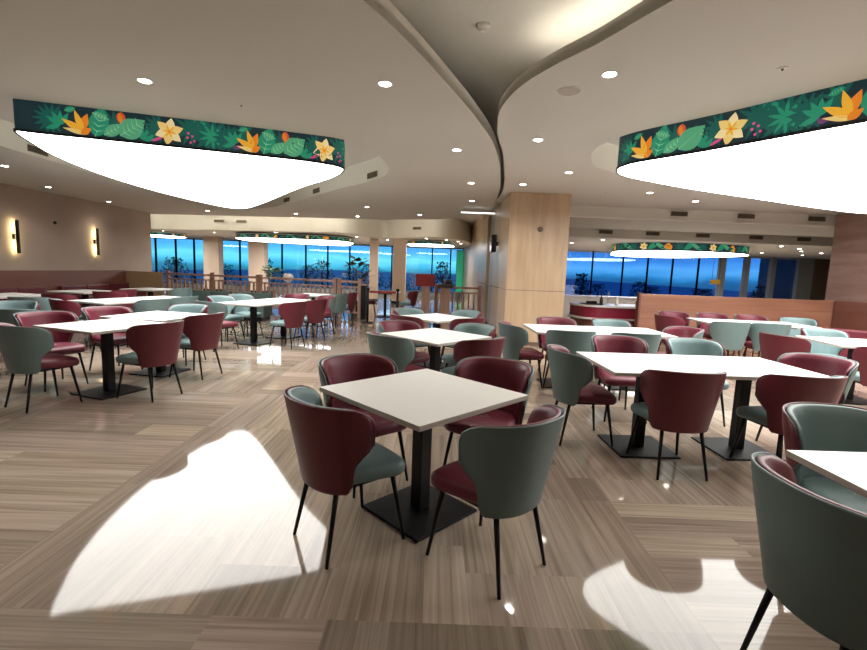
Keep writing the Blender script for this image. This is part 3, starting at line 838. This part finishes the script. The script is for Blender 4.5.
# potted plant
def potted(x, y, h, label, seed, spread=.5):
    r = random.Random(seed); t = thing('potted_plant', label, 'plant', (x, y, 0))
    MB().rod((0, 0, 0), (0, 0, .42), .16, .22, 20).build('pot', M['pot'], t)
    MB().rod((0, 0, .4), (0, 0, h*.8), .025, .012).build('stem', M['pot'], t)
    b = MB()
    for k in range(70):
        z = .8+(h-.8)*r.random(); a = r.uniform(0, 2*PI); L = r.uniform(.18, .34)*spread*2
        st = Vector((.12*spread*math.cos(a)*r.random(), .12*spread*math.sin(a), z)); rad = spread*r.uniform(.1, .75)*(1.2-(z-.8)/(h-.6)*.8)
        st += Vector((math.cos(a)*rad, math.sin(a)*rad, 0))
        d = Vector((math.cos(a), math.sin(a), r.uniform(-.4, .7))).normalized(); sd = d.cross(Vector((0, 0, 1))).normalized()*L*.35
        b.quad([st, st+d*L*.5+sd, st+d*L, st+d*L*.5-sd])
    b.build('leaves', M['leaf'], t, recalc=False)
potted(-2.45, 14.3, 1.72, 'dark leafy plant standing behind the railing end', 2, .52)
potted(-7.3, 20.5, 1.3, 'dark plant in front of the far left windows', 3, .5)
# white round-topped lamp behind railing
t = thing('white_lamp', 'white round topped lamp standing behind the middle railing', 'lamp', (-4.72, 14.75, -.12))
b = MB(); prof = [(0, 1.3), (.1, 1.28), (.16, 1.2), (.17, 1.1), (.1, 1.04), (.05, 1.0), (.04, .6), (.05, .1), (.15, .03), (.16, 0), (0, 0)]
b.grid([[(r_*math.cos(2*PI*k/20), r_*math.sin(2*PI*k/20), z) for r_, z in prof] for k in range(20)], closed_u=True)
b.build('body', M['white'], t)

# ------------------------------------------------------------------ bar behind the pillar
t = thing('bar_counter', 'white topped bar counter with curved crimson front between pillar and partition', 'counter', (4.85, 11.4, -.06))
front = [(-1.3, .55)]+[(-1.25+.5*(1-math.cos(k*PI/12)), .3-.55*math.sin(k*PI/12)) for k in range(7)]+[(2.3, -.25), (2.3, .55)]
MB().prism(offset(front, .07), .76, .81).build('countertop', M['counter'], t)
MB().prism(front, .50, .76).build('front_panel', M['crimson'], t)
MB().prism(offset(front, .10), .46, .50).build('foot_ledge', M['counter'], t)
MB().prism(offset(front, -.08), 0, .46).build('base', M['brown_panel'], t)
t = thing('back_counter', 'long white back counter behind the crimson bar', 'counter', (5.2, 14.2, 0))
MB().box2((-2.2, -.3, .78), (3.0, .3, .84), bev=.006).build('countertop', M['counter'], t)
MB().box2((-2.1, -.25, 0), (2.9, .25, .78)).build('body', M['white'], t)
def bottle(x, y, z, h, m, label):
    b = MB(); r_ = h*.16; prof = [(0, 0), (r_, 0), (r_, h*.55), (r_*.4, h*.75), (r_*.35, h), (0, h)]
    b.grid([[(a*math.cos(2*PI*k/12), a*math.sin(2*PI*k/12), q) for a, q in prof] for k in range(12)], closed_u=True)
    o = b.build('bottle', m); o.location = (x, y, z); return tag(o, label, 'bottle', 'bottles on the bar')
bottle(4.1, 11.25, .75, .26, M['black_gloss'], 'dark bottle standing on the bar counter, left one')
bottle(4.5, 11.3, .75, .22, M['white'], 'pale bottle standing on the bar counter in the middle')
bottle(5.0, 11.3, .75, .2, M['black_gloss'], 'dark bottle standing on the bar counter, right one')
t = thing('bar_tap', 'tall chrome tap on the bar counter', 'tap', (4.3, 11.35, .75))
cr = mat('chrome', (.6, .62, .65), .15, metal=1)
MB().rod((0, 0, 0), (0, 0, .34), .015).build('stem', cr, t); MB().rod((0, 0, .33), (.0, -.14, .30), .012).build('spout', cr, t)
t = thing('tray', 'black tray lying on the left of the bar counter', 'tray', (3.95, 11.5, .752))
MB().box((0, 0, .012), (.5, .3, .02), .2, 0, .008).build('base', M['black'], t)
MB().box((0, 0, .05), (.22, .16, .06), .2, 0, .02).build('box', M['black'], t)

# amber sign box hanging inside the right windows
t = thing('hanging_sign', 'small amber sign box hanging before the right windows', 'sign', (12.1, 19.9, 1.38))
MB().box2((-.2, -.03, -.1), (.2, .03, .1), bev=.01).build('face', M['yellow'], t)
MB().rod((-.15, 0, .1), (-.15, 0, ZF-1.38), .006).build('hanger', M['black'], t)
MB().rod((.15, 0, .1), (.15, 0, ZF-1.38), .006).build('hanger', M['black'], t)

# ------------------------------------------------------------------ wall lamps
for (y, z, la) in ((10.72, 1.87, 'slim black bar wall lamp with warm halo on the taupe wall, left one'), (13.25, 1.9, 'slim black bar wall lamp with warm halo on the taupe wall, right one')):
    t = thing('wall_lamp', la, 'wall lamp', (XL, y, z), 0, None)
    MB().box2((0, -.03, -.06), (.06, .03, .06)).build('mount', M['black'], t)
    MB().box((.103, 0, 0), (.03, .08, .76), 0, 0, .006).build('bar', M['black'], t)
    MB().box((.122, .0, .05), (.02, .045, .30), 0, 0, .006).build('inner_bar', M['black'], t)
    MB().box((.085, 0, 0), (.004, .06, .72)).build('led_strip', M['sconce'], t)
tag(MB().rod((XL, 11.9, 2.3), (XL+.03, 11.9, 2.3), .04, n=12).build('wall_sensor', M['black']), 'small black round sensor between the two wall lamps', 'sensor')

# ------------------------------------------------------------------ ceiling fittings
DP = None
def downlight(x, y, z, label, power=0):
    global DP
    if DP is None:
        t = bpy.data.objects.new('downlight', None); COL.objects.link(t)
        b = MB()
        ring = [[(q*math.cos(2*PI*k/20), q*math.sin(2*PI*k/20), h) for q, h in ((.050, 0), (.068, -.004), (.072, 0), (.050, 0.0))] for k in range(20)]
        b.grid(ring, closed_u=True); b.build('rim', M['white'], t)
        MB().rod((0, 0, -.0035), (0, 0, -.001), .050, n=20).build('lens', M['down'], t); DP = t; o = t
    else: o = copy_tree(DP)
    o.location = (x, y, z-.001)
    tag(o, label, 'downlight', None)
    if power:
        l = bpy.data.lights.new('downlight_beam', 'SPOT'); l.energy = power; l.spot_size = R(118); l.spot_blend = .7; l.shadow_soft_size = .05; l.color = (1, .93, .83)
        lo = bpy.data.objects.new('downlight_beam', l); COL.objects.link(lo); lo.location = (0, 0, -.012); lo.parent = o
    if label.startswith('recessed'): o['group'] = 'recessed downlights in the far ceilings'
for (x, y, la) in [(-2.63, 4.26, 'round downlight in the left ceiling just before the big left hanging light'),
                   (-.49, 4.13, 'round downlight in the left ceiling nearest the curved edge, brightest one'),
                   (.22, 6.21, 'round downlight in the left ceiling beyond the brightest one, close to the curved edge'),
                   (.58, 8.44, 'round downlight in the left ceiling closest to the oak pillar'),
                   (1.30, 3.78, 'round downlight in the right ceiling nearest the camera'),
                   (1.15, 5.62, 'round downlight in the right ceiling beyond the round speaker grille'),
                   (1.50, 8.40, 'round downlight in the right ceiling just above the oak pillar'),
                   (2.0, 7.3, 'round downlight at the left tip of the right recess'),
                   (3.93, 8.75, 'round downlight beyond the right hanging light, left one'),
                   (5.2, 9.5, 'round downlight beyond the right hanging light, right one'),
                   (.76, 10.56, 'round downlight in the left ceiling beside the thin line lamp, nearer one'),
                   (.85, 12.6, 'round downlight in the left ceiling beside the thin line lamp, farther one'),
                   (-.52, 13.6, 'round downlight near the far edge of the left ceiling, right one'),
                   (-1.86, 12.28, 'round downlight near the far edge of the left ceiling, middle one'),
                   (-2.5, 14.6, 'round downlight near the far edge of the left ceiling, beyond the middle one'),
                   (-4.4, 14.5, 'round downlight beyond the apex of the left hanging light, right one'),
                   (-7.2, 14.6, 'round downlight beyond the apex of the left hanging light, left one'),
                   (-7.8, 8.46, 'round downlight by the taupe wall, nearest one'),
                   (-9.0, 10.82, 'round downlight by the taupe wall, second one'),
                   (-9.3, 13.2, 'round downlight by the taupe wall, farthest one')]:
    downlight(x, y, ZC, la, 25 if x < -7 else 55)
for (x, y) in [(-2.4, 1.2), (-2.6, -1.6), (2.6, .9), (4.6, .9), (-4.6, 1.6)]:  # unseen lamps added above and behind the camera to brighten the foreground
    downlight(x, y, ZC, 'recessed downlight added overhead, out of the picture, to brighten the near tables', 100)
for (x, y) in [(-9.3, 19.4), (-8.5, 19.9), (-3.2, 18.6), (-2.9, 20.4), (-2.1, 20.0), (-.4, 18.2), (.4, 18.6), (.9, 19.4), (1.1, 20.8), (-1.9, 22.0), (-6.2, 17.9), (-11.5, 19.5)]:
    downlight(x, y, ZG, 'recessed small downlight in the low ceiling by the far left windows', 14)
for (x, y) in [(4.0, 14.6), (4.6, 15.8), (5.0, 14.0), (10.3, 13.9), (11.4, 14.6), (12.6, 14.4), (12.4, 15.8), (13.0, 15.2), (14.2, 18.0), (11.2, 16.8), (12.2, 17.4), (13.6, 16.4)]:
    downlight(x, y, ZF, 'recessed small downlight in the low ceiling by the far right windows', 14)

VP = None
def vent(x, y, z, rz, label, group):
    """louvred grille facing local -Y"""
    global VP
    if VP is None:
        t = bpy.data.objects.new('air_vent', None); COL.objects.link(t)
        b = MB()
        for (a, c_) in (((-.29, -.012, -.075), (.29, 0, -.06)), ((-.29, -.012, .06), (.29, 0, .075)), ((-.29, -.012, -.06), (-.275, 0, .06)), ((.275, -.012, -.06), (.29, 0, .06))): b.box2(a, c_)
        b.build('frame', M['louvre'], t)
        b = MB()
        for k in range(22): b.box((-.265+k*.0252, -.006, 0), (.006, .010, .12))
        for k in range(3): b.box((0, -.007, -.03+.03*k), (.55, .006, .006))
        b.build('louvre', M['louvre'], t)
        MB().box2((-.275, -.003, -.06), (.275, .0, .06)).build('backing', M['vent'], t); VP = t; o = t
    else: o = copy_tree(VP)
    o.location = (x, y, z); o.rotation_euler = (0, 0, rz); o.scale = (.66, 1, .66); tag(o, label, 'vent', group)
def on_loop(loop, x, y):
    """closest point of the hole wall and its inward direction"""
    best = None
    for i in range(len(loop)):
        a = Vector(loop[i-1]); c = Vector(loop[i])
        if (c-a).length < 1e-6: continue
        f = max(0, min(1, (Vector((x, y))-a).dot(c-a)/(c-a).length_squared)); p = a.lerp(c, f); d = (p-Vector((x, y))).length
        if best is None or d < best[0]: best = (d, p, (c-a).normalized())
    _, p, t = best; sg = 1 if area(loop) > 0 else -1
    nin = Vector((-t.y, t.x))*sg       # points into the hole
    return p, nin
ws = ['nearest the left picture edge', 'second from the left picture edge', 'third from the left picture edge', 'first right of the hanging light apex', 'second right of the hanging light apex', 'nearest the right tip of the recess']
for k, (x, y) in enumerate([(-6.5, 7.6), (-6.6, 9.3), (-6.65, 11.0), (-3.95, 12.2), (-2.7, 10.6), (-1.15, 8.6)]):
    p, nin = on_loop(holeL, x, y); q = p+nin*.004
    vent(q.x, q.y, 3.13, math.atan2(nin.y, nin.x)+PI/2, 'dark louvred vent in the left ceiling recess, '+ws[k], 'vents round the left recess')
for k, x in enumerate((5.46, 6.98, 8.58)):
    vent(x, 10.60, 2.92, 0, 'dark louvred vent on the nearer bulkhead above the partition, '+['left one', 'middle one', 'right one'][k], 'vents on the nearer bulkhead')
for k, x in enumerate((4.78, 6.11, 7.53, 9.04, 10.4)):
    vent(x, 13.20, 2.70, 0, 'dark louvred vent on the farther lower bulkhead, '+['first from left', 'second from left', 'third from left', 'fourth from left', 'rightmost one beside the red stone column'][k], 'vents on the farther bulkhead')
for k, (x, y) in enumerate(((-8.2, 17.5), (-7.3, 17.35), (-.75, 17.5))):
    vent(x, y, 2.98, [-.08, -.1, -.6][k], 'small vent on the lit wavy ceiling edge, '+['left of a pair', 'right of a pair', 'single one over the broad column'][k], 'vents on the wavy edge')

# round speaker grille, detector, sprinklers, line lamp
t = thing('ceiling_speaker', 'round grey speaker grille in the right ceiling', 'speaker', (1.09, 4.14, ZC))
MB().rod((0, 0, -.006), (0, 0, -.001), .095, .10, 28).build('grille', M['edge'], t)
MB().rod((0, 0, -.004), (0, 0, -.0005), .108, n=28).build('ring', M['ceiling_edge'], t)
t = thing('smoke_detector', 'small round detector on the raised ceiling between the curved edges', 'detector', (.31, 3.92, ZR))
MB().rod((0, 0, -.035), (0, 0, 0), .04, .06, 20).build('body', M['ceiling'], t)
MB().rod((0, 0, -.045), (0, 0, -.035), .02, .03, 16).build('sensor', M['ceiling_edge'], t)
for (x, y, la) in ((2.49, 3.57, 'tiny sprinkler head in the right ceiling'), (-2.0, 4.79, 'tiny sprinkler head in the left ceiling before the hanging light'), (3.2, 9.3, 'tiny sprinkler head in the ceiling right of the pillar')):
    t = thing('sprinkler', la, 'sprinkler', (x, y, ZC))
    MB().rod((0, 0, -.006), (0, 0, 0), .028, .034, 16).build('rosette', M['ceiling_edge'], t)
    MB().rod((0, 0, -.016), (0, 0, -.006), .008, n=8).build('nozzle', M['vent'], t)
t = thing('line_lamp', 'thin white line lamp hanging left of the oak pillar', 'lamp', (1.0, 11.6, 2.90))
MB().box2((-.42, -.02, -.015), (.42, .02, .015)).build('tube', M['line_lamp'], t)
for sx in (-.35, .35): MB().rod((sx, 0, .015), (sx, 0, .12), .004, n=6).build('hanger', M['black'], t)

# ------------------------------------------------------------------ light from outside: dusk sky
w = bpy.data.worlds.new('dusk'); SC.world = w; w.use_nodes = True
nt = w.node_tree; bg = nt.nodes['Background']; L = nt.links
tc = nt.nodes.new('ShaderNodeTexCoord'); sx = nt.nodes.new('ShaderNodeSeparateXYZ'); cr_ = nt.nodes.new('ShaderNodeValToRGB')
e = cr_.color_ramp.elements
e[0].position = 0; e[0].color = (.01, .09, .16, 1)
e[1].position = 1; e[1].color = (.02, .10, .30, 1)
for p, c in ((.495, (.03, .20, .30, 1)), (.501, (.08, .50, .66, 1)), (.507, (.26, .80, .95, 1)), (.514, (.12, .50, .82, 1)), (.522, (.10, .34, .62, 1)), (.535, (.10, .28, .50, 1)), (.60, (.04, .18, .45, 1))):
    k = cr_.color_ramp.elements.new(p); k.color = c
mr = nt.nodes.new('ShaderNodeMapRange'); mr.inputs[1].default_value = -1; mr.inputs[2].default_value = 1
L.new(tc.outputs['Generated'], sx.inputs[0]); L.new(sx.outputs['Z'], mr.inputs[0])
n1 = nt.nodes.new('ShaderNodeTexNoise'); n1.inputs['Scale'].default_value = 14; mpp = nt.nodes.new('ShaderNodeMapping'); mpp.inputs['Scale'].default_value = (1, 1, 4)
L.new(tc.outputs['Generated'], mpp.inputs[0]); L.new(mpp.outputs[0], n1.inputs['Vector'])
ad = nt.nodes.new('ShaderNodeMath'); ad.operation = 'MULTIPLY_ADD'; ad.inputs[1].default_value = .012
sb = nt.nodes.new('ShaderNodeMath'); sb.operation = 'SUBTRACT'; sb.inputs[1].default_value = .006
L.new(n1.outputs['Fac'], ad.inputs[0]); L.new(mr.outputs[0], ad.inputs[2]); L.new(ad.outputs[0], sb.inputs[0]); L.new(sb.outputs[0], cr_.inputs[0])
L.new(cr_.outputs[0], bg.inputs[0]); bg.inputs[1].default_value = 1.9

# ------------------------------------------------------------------ camera
f, p, r, h = 457.28, .121, .037, 1.471
cp, sp = math.cos(p), math.sin(p)
fw = Vector((0, cp, -sp)); up = Vector((0, sp, cp)); rt = Vector((1, 0, 0))
X = rt*math.cos(r)+up*math.sin(r); Y = -rt*math.sin(r)+up*math.cos(r)
cam = bpy.data.cameras.new('camera'); co = bpy.data.objects.new('camera', cam); COL.objects.link(co)
cam.sensor_width = 36; cam.sensor_fit = 'HORIZONTAL'; cam.lens = 36*f/867; cam.clip_end = 200
mtx = Matrix((X, Y, -fw)).transposed().to_4x4(); mtx.translation = (0, 0, h); co.matrix_world = mtx
SC.camera = co
SC.view_settings.view_transform = 'Standard'
SC.view_settings.look = 'None'
SC.view_settings.exposure = -.12
SC.cycles.max_bounces = 8; SC.cycles.diffuse_bounces = 5
SC.cycles.use_denoising = True
SC.cycles.sample_clamp_indirect = 6
